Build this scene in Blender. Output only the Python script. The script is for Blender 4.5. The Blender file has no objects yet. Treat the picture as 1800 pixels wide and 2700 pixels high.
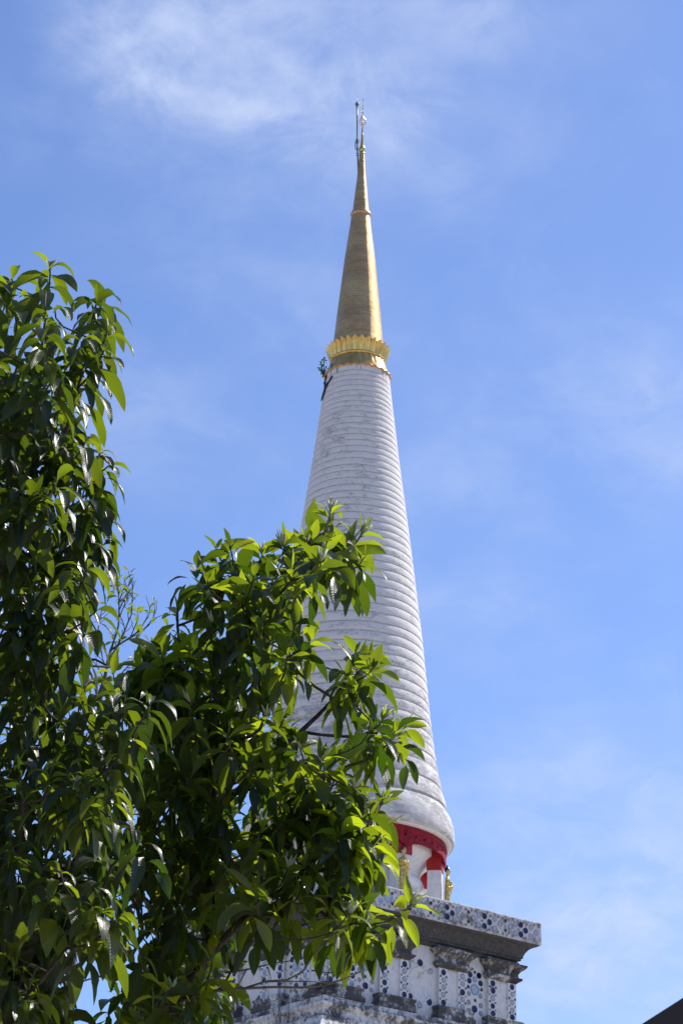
import bpy, math, random
import numpy as np
from mathutils import Vector, Matrix

R = math.radians
rng = np.random.default_rng(11)
random.seed(5)
sc = bpy.context.scene
COL = sc.collection

# ------------------------------------------------------------------ camera
CAM_Z, FPX, PITCH, ROLL = 1.6, 6400.0, R(24.38), R(1.273)
_f = np.array([0, math.cos(PITCH), math.sin(PITCH)])
_u0 = np.array([0, -math.sin(PITCH), math.cos(PITCH)])
_r0 = np.array([1.0, 0, 0])
CR = math.cos(ROLL) * _r0 + math.sin(ROLL) * _u0
CU = -math.sin(ROLL) * _r0 + math.cos(ROLL) * _u0
cam = bpy.data.cameras.new('camera')
cam.sensor_fit = 'HORIZONTAL'
cam.sensor_width = 24.0
cam.lens = FPX / 1800 * 24.0
cam.clip_start = 0.1
cam.clip_end = 4000
cam.dof.use_dof = True
cam.dof.focus_distance = 13.0
cam.dof.aperture_fstop = 28.0
co = bpy.data.objects.new('camera', cam)
COL.objects.link(co)
M = Matrix.Identity(4)
for i in range(3):
    M[i][0], M[i][1], M[i][2] = CR[i], CU[i], -_f[i]
M[2][3] = CAM_Z
co.matrix_world = M
sc.camera = co


def ray(x, y):
    d = _f + (x - 900) / FPX * CR - (y - 1350) / FPX * CU
    return d


def pix(x, y, depth):
    """world point on the ray of a photo position at a given distance along +Y"""
    d = ray(x, y)
    return d * (depth / d[1]) + np.array([0, 0, CAM_Z])


# ------------------------------------------------------------------ light
SUN_EL, SUN_AZ = R(49), R(54)          # azimuth measured from +Y towards +X
SUN_DIR = Vector((math.cos(SUN_EL) * math.sin(SUN_AZ), math.cos(SUN_EL) * math.cos(SUN_AZ), math.sin(SUN_EL)))
sl = bpy.data.lights.new('sun', 'SUN')
sl.energy = 5.0
sl.angle = R(0.53)
sl.color = (1.0, 0.945, 0.85)
so = bpy.data.objects.new('sun', sl)
so.rotation_euler = (-SUN_DIR).to_track_quat('-Z', 'Y').to_euler()
COL.objects.link(so)

world = bpy.data.worlds.new('World')
sc.world = world
world.use_nodes = True
wn, wl = world.node_tree.nodes, world.node_tree.links
wn.clear()
w_out = wn.new('ShaderNodeOutputWorld')
w_bg = wn.new('ShaderNodeBackground')
w_bg.inputs['Strength'].default_value = 0.137
sky = wn.new('ShaderNodeTexSky')
sky.sky_type = 'NISHITA'
sky.sun_disc = False
sky.sun_elevation = SUN_EL
sky.sun_rotation = SUN_AZ
sky.altitude = 0
sky.air_density = 1.0
sky.dust_density = 0.6
sky.ozone_density = 3.0
wl.new(w_bg.outputs[0], w_out.inputs[0])
sc.view_settings.view_transform = 'Standard'
sc.view_settings.look = 'None'
sc.view_settings.exposure = 0.13
sc.view_settings.gamma = 1.0


def wnode(t, **kw):
    n = wn.new(t)
    for k, v in kw.items():
        setattr(n, k, v)
    return n


def wmath(op, a, b=None, clamp=False):
    n = wnode('ShaderNodeMath', operation=op, use_clamp=clamp)
    for i, v in enumerate((a, b)):
        if v is None:
            continue
        if isinstance(v, (int, float)):
            n.inputs[i].default_value = v
        else:
            wl.new(v, n.inputs[i])
    return n.outputs[0]


tc = wnode('ShaderNodeTexCoord')


def wnoise(scale, detail, rough, mscale, dist=0.0, rot=(0, 0, 0), loc=(0, 0, 0)):
    mp = wnode('ShaderNodeMapping')
    mp.inputs['Scale'].default_value = mscale
    mp.inputs['Rotation'].default_value = rot
    mp.inputs['Location'].default_value = loc
    wl.new(tc.outputs['Generated'], mp.inputs[0])
    n = wnode('ShaderNodeTexNoise')
    n.inputs['Scale'].default_value = scale
    n.inputs['Detail'].default_value = detail
    n.inputs['Roughness'].default_value = rough
    n.inputs['Distortion'].default_value = dist
    wl.new(mp.outputs[0], n.inputs['Vector'])
    return n.outputs[0]


def wblob(x, y, rx, rz):
    """soft cloud bank centred on a direction of the sky"""
    d = ray(x, y)
    d = d / np.linalg.norm(d)
    s = wnode('ShaderNodeVectorMath', operation='SUBTRACT')
    wl.new(tc.outputs['Generated'], s.inputs[0])
    s.inputs[1].default_value = d
    m = wnode('ShaderNodeVectorMath', operation='MULTIPLY')
    wl.new(s.outputs[0], m.inputs[0])
    m.inputs[1].default_value = (1 / rx, 1 / rz, 1 / rz)
    l = wnode('ShaderNodeVectorMath', operation='LENGTH')
    wl.new(m.outputs[0], l.inputs[0])
    mr = wnode('ShaderNodeMapRange', interpolation_type='SMOOTHERSTEP')
    mr.inputs['From Min'].default_value = 0.0
    mr.inputs['From Max'].default_value = 1.0
    mr.inputs['To Min'].default_value = 1.0
    mr.inputs['To Max'].default_value = 0.0
    wl.new(l.outputs['Value'], mr.inputs[0])
    return mr.outputs[0]


def wramp(v, a, b, lo=0.0, hi=1.0):
    mr = wnode('ShaderNodeMapRange', interpolation_type='SMOOTHSTEP')
    mr.inputs['From Min'].default_value = a
    mr.inputs['From Max'].default_value = b
    mr.inputs['To Min'].default_value = lo
    mr.inputs['To Max'].default_value = hi
    wl.new(v, mr.inputs[0])
    return mr.outputs[0]


n_big = wnoise(8.0, 8.0, 0.56, (0.9, 0.6, 1.6), 0.25, rot=(0, R(-18), 0))
n_wisp = wnoise(16.0, 8.0, 0.6, (1.2, 0.6, 1.0), 0.8, rot=(0, R(32), 0), loc=(3.1, 0, 1.7))
big_mask = None
for (x, y, rx, rz, w) in [(640, 190, 0.14, 0.085, 1.0), (830, 300, 0.10, 0.065, .8), (520, 60, 0.11, 0.06, .5), (1150, 20, 0.11, 0.05, .5),
                          (250, 280, 0.10, 0.05, .45), (1080, 360, 0.09, 0.06, .35),
                          (560, 820, 0.12, 0.07, .32), (420, 1050, 0.09, 0.07, .32),
                          (1650, 1150, 0.13, 0.09, .5), (1350, 1450, 0.12, 0.10, .35), (1700, 2450, 0.13, 0.10, .75), (1550, 2150, 0.12, 0.07, .5)]:
    b = wmath('MULTIPLY', wblob(x, y, rx, rz), w)
    big_mask = b if big_mask is None else wmath('MAXIMUM', big_mask, b)
c_main = wmath('MULTIPLY', big_mask, wramp(n_big, 0.30, 0.72))
c_wisp = wmath('MULTIPLY', wramp(n_wisp, 0.45, 0.80), 0.12)
c_wisp = wmath('MULTIPLY', c_wisp, wramp(n_big, 0.35, 0.65))
n_fine = wnoise(26.0, 8.0, 0.62, (0.8, 0.5, 1.5), 0.5, rot=(0, R(-24), 0), loc=(.7, 0, .2))
c_main = wmath('MULTIPLY', c_main, wramp(n_fine, .33, .67, .5, 1.3))
cloud = wmath('ADD', wmath('MULTIPLY', c_main, 1.0), c_wisp, clamp=True)
tint = wnode('ShaderNodeMix', data_type='RGBA', blend_type='MULTIPLY')
tint.inputs[0].default_value = 1.0
wl.new(sky.outputs[0], tint.inputs[6])
tint.inputs[7].default_value = (.83, .91, 1.15, 1)
cmix = wnode('ShaderNodeMix', data_type='RGBA')
wl.new(cloud, cmix.inputs[0])
wl.new(tint.outputs[2], cmix.inputs[6])
cmix.inputs[7].default_value = (4.3, 5.0, 6.7, 1)
wl.new(cmix.outputs[2], w_bg.inputs['Color'])


# ------------------------------------------------------------------ materials
class NT:
    """small helper around a node tree"""
    def __init__(s, name):
        s.m = bpy.data.materials.new(name)
        s.m.use_nodes = True
        s.n, s.l = s.m.node_tree.nodes, s.m.node_tree.links
        s.b = s.n['Principled BSDF']
        s.out = s.n['Material Output']
        s.tc = s.n.new('ShaderNodeTexCoord')

    def set(s, **kw):
        for k, v in kw.items():
            s.b.inputs[k.replace('_', ' ')].default_value = v if not isinstance(v, tuple) or len(v) == 4 else (*v, 1)
        return s

    def noise(s, scale, detail=4, rough=.55, coord='Object', ms=(1, 1, 1), dist=0.0):
        mp = s.n.new('ShaderNodeMapping')
        mp.inputs['Scale'].default_value = ms
        s.l.new(s.tc.outputs[coord], mp.inputs[0])
        t = s.n.new('ShaderNodeTexNoise')
        t.inputs['Scale'].default_value = scale
        t.inputs['Detail'].default_value = detail
        t.inputs['Roughness'].default_value = rough
        t.inputs['Distortion'].default_value = dist
        s.l.new(mp.outputs[0], t.inputs['Vector'])
        return t.outputs[0]

    def ramp(s, v, a, b, lo=0., hi=1.):
        mr = s.n.new('ShaderNodeMapRange')
        mr.interpolation_type = 'SMOOTHSTEP'
        for i, q in zip(('From Min', 'From Max', 'To Min', 'To Max'), (a, b, lo, hi)):
            mr.inputs[i].default_value = q
        s.l.new(v, mr.inputs[0])
        return mr.outputs[0]

    def math(s, op, a, b=None, clamp=False):
        n = s.n.new('ShaderNodeMath')
        n.operation = op
        n.use_clamp = clamp
        for i, v in enumerate((a, b)):
            if v is None:
                continue
            if isinstance(v, (int, float)):
                n.inputs[i].default_value = v
            else:
                s.l.new(v, n.inputs[i])
        return n.outputs[0]

    def mix(s, f, a, b):
        n = s.n.new('ShaderNodeMix')
        n.data_type = 'RGBA'
        for i, v in ((0, f), (6, a), (7, b)):
            if isinstance(v, (int, float)):
                n.inputs[i].default_value = v
            elif isinstance(v, tuple):
                n.inputs[i].default_value = (*v, 1)
            else:
                s.l.new(v, n.inputs[i])
        return n.outputs[2]

    def sep(s, coord='Object'):
        n = s.n.new('ShaderNodeSeparateXYZ')
        s.l.new(s.tc.outputs[coord], n.inputs[0])
        return n.outputs

    def color(s, c):
        s.l.new(c, s.b.inputs['Base Color'])
        return s

    def bump(s, h, strength=.3, dist=.02):
        n = s.n.new('ShaderNodeBump')
        n.inputs['Strength'].default_value = strength
        n.inputs['Distance'].default_value = dist
        s.l.new(h, n.inputs['Height'])
        s.l.new(n.outputs[0], s.b.inputs['Normal'])
        return s

    def attr(s, name):
        n = s.n.new('ShaderNodeAttribute')
        n.attribute_name = name
        return n.outputs['Fac']


MAT = {}


def mat_plaster():
    t = NT('ringed plaster')
    z = t.sep()[2]
    n1 = t.noise(2.2, 7, .62, ms=(1, 1, 2.6))
    n2 = t.noise(9.0, 6, .65, ms=(1, 1, 2.2))
    n3 = t.noise(0.55, 4, .5)
    streak = t.noise(7.0, 4, .6, ms=(1.0, 1.0, 0.13))
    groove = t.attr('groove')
    low = t.ramp(z, 34.0, 25.5)                       # more mould on the lower rings
    top = t.ramp(z, 41.9, 43.2)                       # drips under the gilt skirt
    thr = t.math('SUBTRACT', .612, t.math('MULTIPLY', low, .085))
    s1 = t.ramp(t.math('SUBTRACT', t.math('ADD', t.math('MULTIPLY', n1, .55), t.math('MULTIPLY', n2, .45)), t.math('SUBTRACT', thr, .12)), 0.0, .14)
    s1 = t.math('MULTIPLY', s1, t.ramp(n3, .36, .60, .35, 1.0))
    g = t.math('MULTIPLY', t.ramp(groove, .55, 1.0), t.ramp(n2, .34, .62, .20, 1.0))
    st = t.math('MULTIPLY', t.ramp(streak, .56, .70), top)
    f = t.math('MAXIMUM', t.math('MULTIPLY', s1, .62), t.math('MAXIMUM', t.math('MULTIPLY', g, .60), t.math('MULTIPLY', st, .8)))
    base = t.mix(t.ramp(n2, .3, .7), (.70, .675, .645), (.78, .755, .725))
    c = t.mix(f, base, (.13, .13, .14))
    t.color(c).set(Roughness=.85)
    t.bump(t.math('ADD', n1, t.math('MULTIPLY', n2, .4)), .35, .05)
    return t.m


def mat_wall(name, thr, blk=(.019, .018, .018), base=(.74, .735, .73), amount=.95, sc1=1.4):
    """whitewash with black mould; a lower threshold means more mould"""
    t = NT(name)
    n1 = t.noise(sc1, 8, .62, ms=(1, 1, 1.5))
    n2 = t.noise(8.0, 7, .66, ms=(1, 1, .7))
    v = t.math('ADD', t.math('MULTIPLY', n1, .6), t.math('MULTIPLY', n2, .4))
    f = t.math('MULTIPLY', t.ramp(v, thr - .08, thr + .08), amount)
    n3 = t.noise(17.0, 5, .7, ms=(1, 1, .8))
    dk = t.mix(t.ramp(t.math('ADD', t.math('MULTIPLY', n2, .5), t.math('MULTIPLY', n3, .5)), .42, .60), blk, tuple(min(1, q * 3.8) for q in blk))
    b2 = t.mix(t.ramp(n2, .42, .68), base, tuple(q * .84 for q in base))
    t.color(t.mix(f, b2, dk)).set(Roughness=.9)
    t.bump(v, .5, .05)
    return t.m


def mat_plain(name, c, rough=.5, metal=0., var=.12, scale=6., bump=.1, spec=.5):
    t = NT(name)
    n = t.noise(scale, 5, .6)
    t.color(t.mix(t.ramp(n, .3, .7), tuple(q * (1 - var) for q in c), tuple(min(1, q * (1 + var)) for q in c)))
    t.set(Roughness=rough, Metallic=metal)
    t.b.inputs['Specular IOR Level'].default_value = spec
    if bump:
        t.bump(n, bump, .02)
    return t.m


def mat_gold_tiles():
    t = NT('gilt sheet')
    uv = t.n.new('ShaderNodeUVMap')
    br = t.n.new('ShaderNodeTexBrick')
    br.inputs['Scale'].default_value = 1.0
    br.inputs['Brick Width'].default_value = .30
    br.inputs['Row Height'].default_value = .105
    br.inputs['Mortar Size'].default_value = .006
    br.inputs['Color1'].default_value = (0, 0, 0, 1)
    br.inputs['Color2'].default_value = (1, 1, 1, 1)
    br.inputs['Mortar'].default_value = (.5, .5, .5, 1)
    t.l.new(uv.outputs[0], br.inputs[0])
    n1 = t.noise(1.3, 5, .6)
    n2 = t.noise(14, 3, .6)
    n3 = t.noise(2.0, 4, .6, ms=(.4, .4, 5.0))
    c = t.mix(t.ramp(n1, .35, .65), (.60, .36, .14), (.80, .53, .22))
    c = t.mix(t.math('MULTIPLY', br.outputs['Color'], .35), c, (.74, .52, .28))
    c = t.mix(t.ramp(n3, .46, .66, 0, .5), c, (.40, .24, .14))
    c = t.mix(t.math('MULTIPLY', br.outputs['Fac'], .6), c, (.18, .11, .05))
    t.color(c).set(Metallic=.82)
    t.l.new(t.ramp(n2, .3, .7, .34, .50), t.b.inputs['Roughness'])
    h = t.math('ADD', t.math('MULTIPLY', br.outputs['Color'], .25), t.math('ADD', t.math('MULTIPLY', n2, .55), t.math('MULTIPLY', br.outputs['Fac'], -.7)))
    t.bump(h, .55, .03)
    return t.m


def mat_plate(name, centre, rim, ring, pattern):
    t = NT(name)
    s = t.sep()
    r2 = t.math('SQRT', t.math('ADD', t.math('POWER', s[0], 2.0), t.math('POWER', s[1], 2.0)))
    n = t.noise(3.2 if pattern else 5, 6, .7)
    c = t.mix(t.ramp(r2, ring, ring + .06), centre, rim)
    if pattern:
        c = t.mix(t.ramp(n, .5, .6, 0, .8), c, pattern)
    t.color(c).set(Roughness=.18)
    t.b.inputs['Specular IOR Level'].default_value = .35
    return t.m


def mat_leaf(name, top, trans1, trans2, tw, rough):
    t = NT(name)
    uv = t.n.new('ShaderNodeUVMap')
    sx = t.n.new('ShaderNodeSeparateXYZ')
    t.l.new(uv.outputs[0], sx.inputs[0])
    au = t.math('ABSOLUTE', t.math('SUBTRACT', sx.outputs[0], .5))
    mid = t.ramp(au, .0, .035, 1, 0)
    vs = t.math('SINE', t.math('MULTIPLY', t.math('SUBTRACT', sx.outputs[1], t.math('MULTIPLY', au, .22)), 105.0))
    vein = t.ramp(vs, .55, 1.0)
    rnd = t.attr('rnd')
    n = t.noise(30, 4, .6)
    geo = t.n.new('ShaderNodeNewGeometry')
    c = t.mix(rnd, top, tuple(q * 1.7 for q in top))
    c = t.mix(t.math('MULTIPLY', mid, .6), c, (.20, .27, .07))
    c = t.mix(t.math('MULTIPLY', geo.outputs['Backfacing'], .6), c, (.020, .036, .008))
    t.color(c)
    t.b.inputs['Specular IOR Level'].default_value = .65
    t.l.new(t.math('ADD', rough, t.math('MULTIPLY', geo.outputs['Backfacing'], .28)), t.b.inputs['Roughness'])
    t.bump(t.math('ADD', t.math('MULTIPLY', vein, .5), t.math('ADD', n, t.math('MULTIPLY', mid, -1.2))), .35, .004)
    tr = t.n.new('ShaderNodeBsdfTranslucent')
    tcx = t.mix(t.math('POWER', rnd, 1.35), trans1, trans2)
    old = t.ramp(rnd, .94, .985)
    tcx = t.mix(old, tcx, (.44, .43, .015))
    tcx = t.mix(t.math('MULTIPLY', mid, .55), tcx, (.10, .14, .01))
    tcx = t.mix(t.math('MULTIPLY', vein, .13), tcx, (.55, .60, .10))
    t.l.new(tcx, tr.inputs['Color'])
    mx = t.n.new('ShaderNodeMixShader')
    mx.inputs[0].default_value = tw
    t.l.new(t.b.outputs[0], mx.inputs[1])
    t.l.new(tr.outputs[0], mx.inputs[2])
    t.l.new(mx.outputs[0], t.out.inputs[0])
    return t.m


MAT['ring'] = mat_plaster()
MAT['mould'] = mat_wall('black moulded cornice', .31)
MAT['cap'] = mat_wall('half moulded capital', .435)
MAT['plinth'] = mat_wall('stained white plinth', .505, base=(.66, .655, .65))
MAT['wall'] = mat_wall('whitewashed wall', .625, amount=.8)
MAT['parapet'] = mat_wall('grey parapet plaster', .54, base=(.60, .595, .60), amount=.8)
MAT['white'] = mat_wall('clean whitewash', .72, base=(.80, .79, .785), amount=.4)
MAT['red'] = mat_plain('red lacquer', (.27, .013, .026), .8, var=.4, spec=.25)
MAT['redgloss'] = mat_plain('crimson ceiling paint', (.40, .010, .014), .6, var=.15)
MAT['gold'] = mat_gold_tiles()
MAT['goldleaf'] = mat_plain('polished gilt', (.76, .47, .14), .2, .88, var=.2, scale=3, bump=.06)
MAT['goldedge'] = mat_plain('orange gilt edging', (.72, .36, .09), .35, .7)
MAT['goldold'] = mat_plain('worn gilt', (.62, .44, .13), .35, .75, var=.4, scale=14, bump=.3)
MAT['collar'] = mat_plain('rose gilt collar', (.62, .36, .20), .35, .75, var=.35, scale=18, bump=.3)
MAT['black'] = mat_plain('black paint', (.012, .012, .014), .35)
MAT['steel'] = mat_plain('dull metal', (.22, .20, .17), .45, .7)
MAT['crystal'] = mat_plain('bright ornament metal', (.85, .74, .70), .2, .8)
MAT['navy'] = mat_plate('navy glaze', (.004, .007, .055), (.005, .010, .075), .8, None)
MAT['pale'] = mat_plate('pale blue porcelain', (.46, .485, .53), (.13, .15, .22), .78, (.17, .21, .34))
MAT['grey'] = mat_plate('grey porcelain', (.38, .37, .36), (.24, .23, .22), .62, (.14, .13, .13))
MAT['green'] = mat_plate('green black glaze', (.012, .028, .018), (.02, .04, .025), .8, None)
MAT['brown'] = mat_plate('tan glaze', (.30, .23, .15), (.20, .15, .10), .6, None)
MAT['dish'] = mat_plate('large blue and white dish', (.42, .50, .60), (.25, .33, .46), .66, (.22, .31, .45))
MAT['bark'] = mat_plain('brown bark', (.060, .045, .034), .9, var=.45, scale=25, bump=.6)
MAT['greybark'] = mat_plain('dead grey bark', (.13, .115, .10), .9, var=.5, scale=25, bump=.6)
MAT['mango'] = mat_leaf('dark glossy leaf', (.006, .015, .005), (.045, .10, .003), (.44, .55, .008), .46, .33)
MAT['champak'] = mat_leaf('yellow green leaf', (.007, .019, .005), (.045, .11, .002), (.68, .82, .016), .50, .31)
MAT['small'] = mat_leaf('small pale leaf', (.022, .05, .012), (.25, .40, .02), (.40, .48, .03), .45, .4)
MAT['bud'] = mat_plain('pale green bud', (.50, .53, .30), .6)
MAT['roofwood'] = mat_plain('dark brown timber', (.020, .012, .010), .6)
MAT['tile'] = mat_plain('dark roof tile', (.05, .028, .022), .7, var=.3)


def mat_ground():
    t = NT('temple court paving')
    n = t.noise(.7, 6, .6)
    br = t.n.new('ShaderNodeTexBrick')
    br.inputs['Scale'].default_value = 1.6
    br.inputs['Color1'].default_value = (.40, .33, .26, 1)
    br.inputs['Color2'].default_value = (.46, .38, .30, 1)
    br.inputs['Mortar'].default_value = (.16, .15, .13, 1)
    t.l.new(t.tc.outputs['Object'], br.inputs[0])
    t.color(t.mix(t.ramp(n, .4, .7, 0, .5), br.outputs[0], (.28, .23, .18))).set(Roughness=.9)
    return t.m


MAT['ground'] = mat_ground()


# ------------------------------------------------------------------ mesh helpers
class MB:
    def __init__(s):
        s.v, s.f, s.uv, s.at, s.n = [], [], [], [], 0
        s.fm = []

    def add(s, v, f, uv=None, at=None, mi=0):
        v = np.asarray(v, float).reshape(-1, 3)
        s.v.append(v)
        s.uv.append(np.zeros((len(v), 2)) if uv is None else np.asarray(uv, float))
        s.at.append(np.zeros(len(v)) if at is None else np.asarray(at, float))
        for q in f:
            s.f.append(tuple(int(i) + s.n for i in q))
            s.fm.append(mi)
        s.n += len(v)
        return s

    def hexa(s, p):
        """eight corners: bottom ring of four, top ring of four"""
        return s.add(p, [(3, 2, 1, 0), (4, 5, 6, 7), (0, 1, 5, 4), (1, 2, 6, 5), (2, 3, 7, 6), (3, 0, 4, 7)])

    def tube(s, pts, rad, n=7, cap=True):
        pts = np.asarray(pts, float)
        rad = np.broadcast_to(np.asarray(rad, float), (len(pts),))
        tg = np.gradient(pts, axis=0)
        tg /= np.linalg.norm(tg, axis=1)[:, None] + 1e-9
        a = np.array([0, 0, 1.]) if abs(tg[0][2]) < .9 else np.array([1., 0, 0])
        e1 = np.cross(tg[0], a)
        vs, uv = [], []
        ln = 0
        for i in range(len(pts)):
            e1 = e1 - tg[i] * (e1 @ tg[i])
            e1 /= np.linalg.norm(e1) + 1e-9
            e2 = np.cross(tg[i], e1)
            t = np.arange(n) / n * 2 * np.pi
            vs.append(pts[i] + rad[i] * (np.cos(t)[:, None] * e1 + np.sin(t)[:, None] * e2))
        f = []
        for i in range(len(pts) - 1):
            for k in range(n):
                f.append((i * n + k, i * n + (k + 1) % n, (i + 1) * n + (k + 1) % n, (i + 1) * n + k))
        if cap:
            f.append(tuple(range(n))[::-1])
            f.append(tuple((len(pts) - 1) * n + k for k in range(n)))
        return s.add(np.concatenate(vs), f)

    def lathe(s, prof, n=128, c=(0, 0), at=None, cap=False, a0=0., a1=2 * math.pi, mod=None):
        prof = np.asarray(prof, float)
        m = len(prof)
        closed = abs(a1 - a0 - 2 * math.pi) < 1e-6
        k = n + 1
        th = np.linspace(a0, a1, k)
        rr = prof[:, 0][None, :] * np.ones((k, 1))
        zz = prof[:, 1][None, :] * np.ones((k, 1))
        if mod is not None:
            rr, zz = mod(th[:, None], rr, zz)
        x = c[0] + rr * np.sin(th)[:, None]
        y = c[1] - rr * np.cos(th)[:, None]
        v = np.stack([x, y, zz], -1).reshape(-1, 3)
        uv = np.stack([(th[:, None] * np.maximum(rr.mean(0), .05)[None, :]), zz], -1).reshape(-1, 2)
        f = []
        for i in range(n):
            for j in range(m - 1):
                f.append((i * m + j, (i + 1) * m + j, (i + 1) * m + j + 1, i * m + j + 1))
        av = None if at is None else np.tile(np.asarray(at, float), k)
        return s.add(v, f, uv, av)

    def ball(s, c, r, n=12, m=8, sq=(1, 1, 1)):
        c = np.asarray(c, float)
        vs, f = [], []
        for j in range(m + 1):
            p = math.pi * j / m
            for i in range(n):
                t = 2 * math.pi * i / n
                vs.append(c + r * np.array([math.sin(p) * math.cos(t) * sq[0], math.sin(p) * math.sin(t) * sq[1], math.cos(p) * sq[2]]))
        for j in range(m):
            for i in range(n):
                a, b = j * n + i, j * n + (i + 1) % n
                f.append((a, a + n, b + n, b))
        return s.add(vs, f)

    def build(s, name, mat, parent=None, smooth=True, merge=False, attr=None, angle=None):
        me = bpy.data.meshes.new(name)
        v = np.concatenate(s.v)
        me.from_pydata(v.tolist(), [], s.f)
        uvl = me.uv_layers.new(name='UVMap')
        uv = np.concatenate(s.uv)
        li = np.empty(len(me.loops), np.int32)
        me.loops.foreach_get('vertex_index', li)
        uvl.data.foreach_set('uv', uv[li].astype(np.float32).ravel())
        if attr:
            a = me.attributes.new(attr, 'FLOAT', 'POINT')
            a.data.foreach_set('value', np.concatenate(s.at).astype(np.float32))
        for mm in (mat if isinstance(mat, list) else [mat]):
            me.materials.append(mm)
        if isinstance(mat, list):
            me.polygons.foreach_set('material_index', np.array(s.fm, np.int32))
        me.validate()
        if smooth:
            me.polygons.foreach_set('use_smooth', [True] * len(me.polygons))
            if angle:
                me.set_sharp_from_angle(angle=R(angle))
        me.update()
        o = bpy.data.objects.new(name, me)
        COL.objects.link(o)
        if parent is not None:
            o.parent = parent
            o.location = -Vector(parent['_base'] if '_base' in parent else (0, 0, 0))
        return o


def thing(name, label, cat, group=None):
    """an Empty that parents the parts of one thing; parts keep world coordinates"""
    o = bpy.data.objects.new(name, None)
    o.empty_display_size = .2
    COL.objects.link(o)
    o['label'], o['category'] = label, cat
    if group:
        o['group'] = group
    return o


def tag(o, label, cat, group=None):
    o['label'], o['category'] = label, cat
    if group:
        o['group'] = group
    return o


# ------------------------------------------------------------------ ground
g = MB()
N = 24
xs = np.linspace(-1500, 1500, N + 1)
gv = [(x, y, 0) for y in xs for x in xs]
gf = [(j * (N + 1) + i, j * (N + 1) + i + 1, (j + 1) * (N + 1) + i + 1, (j + 1) * (N + 1) + i) for j in range(N) for i in range(N)]
go = g.add(gv, gf).build('ground', MAT['ground'], smooth=False)
go['kind'] = 'structure'

# ------------------------------------------------------------------ the stupa
CX, CY = 0.484, 80.0
PHI = R(-6.54)                      # azimuth of the nearest corner, 0 = towards the camera, + = right
stupa = thing('stupa', 'tall white ringed stupa tower with gilded spire and black-stained base studded with plates', 'stupa')

# --- white ringed cone
PZ = np.array([25.40, 26.29, 27.38, 28.69, 29.91, 32.74, 36.39, 39.71, 42.66, 43.60])
PR = np.array([3.62, 3.47, 3.157, 2.93, 2.78, 2.498, 2.053, 1.61, 1.257, 1.17])


def cone_r(z):
    return np.interp(z, PZ, PR)


prof, gro = [], []
# rim band: rounded lip, then a tall smooth bell
for (r, z, a) in [(3.52, 25.36, 0), (3.585, 25.38, .2), (3.612, 25.44, 0), (3.618, 25.62, 0), (3.60, 25.85, 0), (3.565, 26.02, 0),
                  (3.50, 26.22, 0), (3.43, 26.38, .0), (3.36, 26.50, .3), (3.31, 26.56, 1.0)]:
    prof.append((r, z)); gro.append(a)
z = 26.56
hs = [.72, .60]
k = 0
while z < 43.2:
    rm = cone_r(z)
    h = hs[k] if k < len(hs) else .122 * rm + .062
    if z + h > 43.2:
        h = 43.42 - z
    dep = .075 * h if k > 1 else .05 * h
    h *= rng.uniform(.93, 1.07)
    dep *= rng.uniform(.8, 1.2)
    fade = np.interp(z, [41.8, 43.0], [1, .55])
    dep *= fade
    r0, r1 = cone_r(z), cone_r(z + h)
    for t in (0.03, .12, .24, .38, .52, .66, .79, .89, .965, 1.0):
        # fat upper shoulder, undercut below
        bul = (1 - abs(2 * t - 1) ** 2.0) - (.55 if t == 1.0 else 0)
        rr = r0 + (r1 - r0) * t - dep * (1 - bul) + .0
        prof.append((rr, z + h * t))
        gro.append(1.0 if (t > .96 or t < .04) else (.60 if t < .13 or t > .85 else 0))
    z += h
    k += 1
prof.append((1.0, 43.46)); gro.append(0)
MB().lathe(prof, 160, (CX, CY), at=gro).build('ringed_cone', MAT['ring'], stupa, attr='groove')
# underside of the rim
MB().lathe([(3.20, 25.335), (3.34, 25.30), (3.50, 25.325), (3.52, 25.358)], 128, (CX, CY)).build('rim_soffit', MAT['white'], stupa)

# --- red fringe with scallops and a row of square holes
NP = 8
PIL = [R(-10 + 45 * i) for i in range(NP)]


def arch(th):
    """0 midway between pillars, 1 at a pillar"""
    d = np.abs(((th - PIL[0] + R(22.5)) % R(45)) - R(22.5)) / R(22.5)
    return 1 - d


fr = MB()
nT = 720
for i in range(nT):
    t0, t1 = 2 * math.pi * i / nT, 2 * math.pi * (i + 1) / nT
    z_top, z_row0, z_row1 = 25.31, 25.015, 24.945
    hole = (i % 15) in (6, 7, 8)

    def low(t):
        sc_ = abs(math.sin(t * 60)) * .07
        return 24.84 - .22 * float(arch(np.array(t))) ** 5 - sc_

    zs0 = [z_top, z_row0, z_row1]
    for (a, b, is_hole) in ((z_top, z_row0, False), (z_row0, z_row1, hole), (z_row1, None, False)):
        if is_hole:
            continue
        for ro, flip in ((3.335, False), (3.26, True)):
            q = []
            for (t, zz) in ((t0, a), (t1, a), (t1, b if b else low(t1)), (t0, b if b else low(t0))):
                q.append((CX + ro * math.sin(t), CY - ro * math.cos(t), zz))
            fr.add(q, [(0, 3, 2, 1) if not flip else (0, 1, 2, 3)])
    # closing strip along the scalloped edge
    q = [(CX + r_ * math.sin(t), CY - r_ * math.cos(t), low(t)) for (r_, t) in ((3.335, t0), (3.335, t1), (3.26, t1), (3.26, t0))]
    fr.add(q, [(0, 1, 2, 3)])
fr.lathe([(3.335, 25.20), (3.365, 25.18), (3.365, 25.12), (3.335, 25.10)], 128, (CX, CY))
fr.lathe([(3.335, 25.07), (3.355, 25.055), (3.335, 25.04)], 128, (CX, CY))
fr.lathe([(3.26, 24.93), (3.20, 24.93), (3.20, 25.0)], 128, (CX, CY))
fr.build('fringe', MAT['red'], stupa, smooth=False)
MB().lathe([(3.25, 25.25), (2.75, 25.25)], 96, (CX, CY)).build('ceiling', MAT['redgloss'], stupa)
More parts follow.
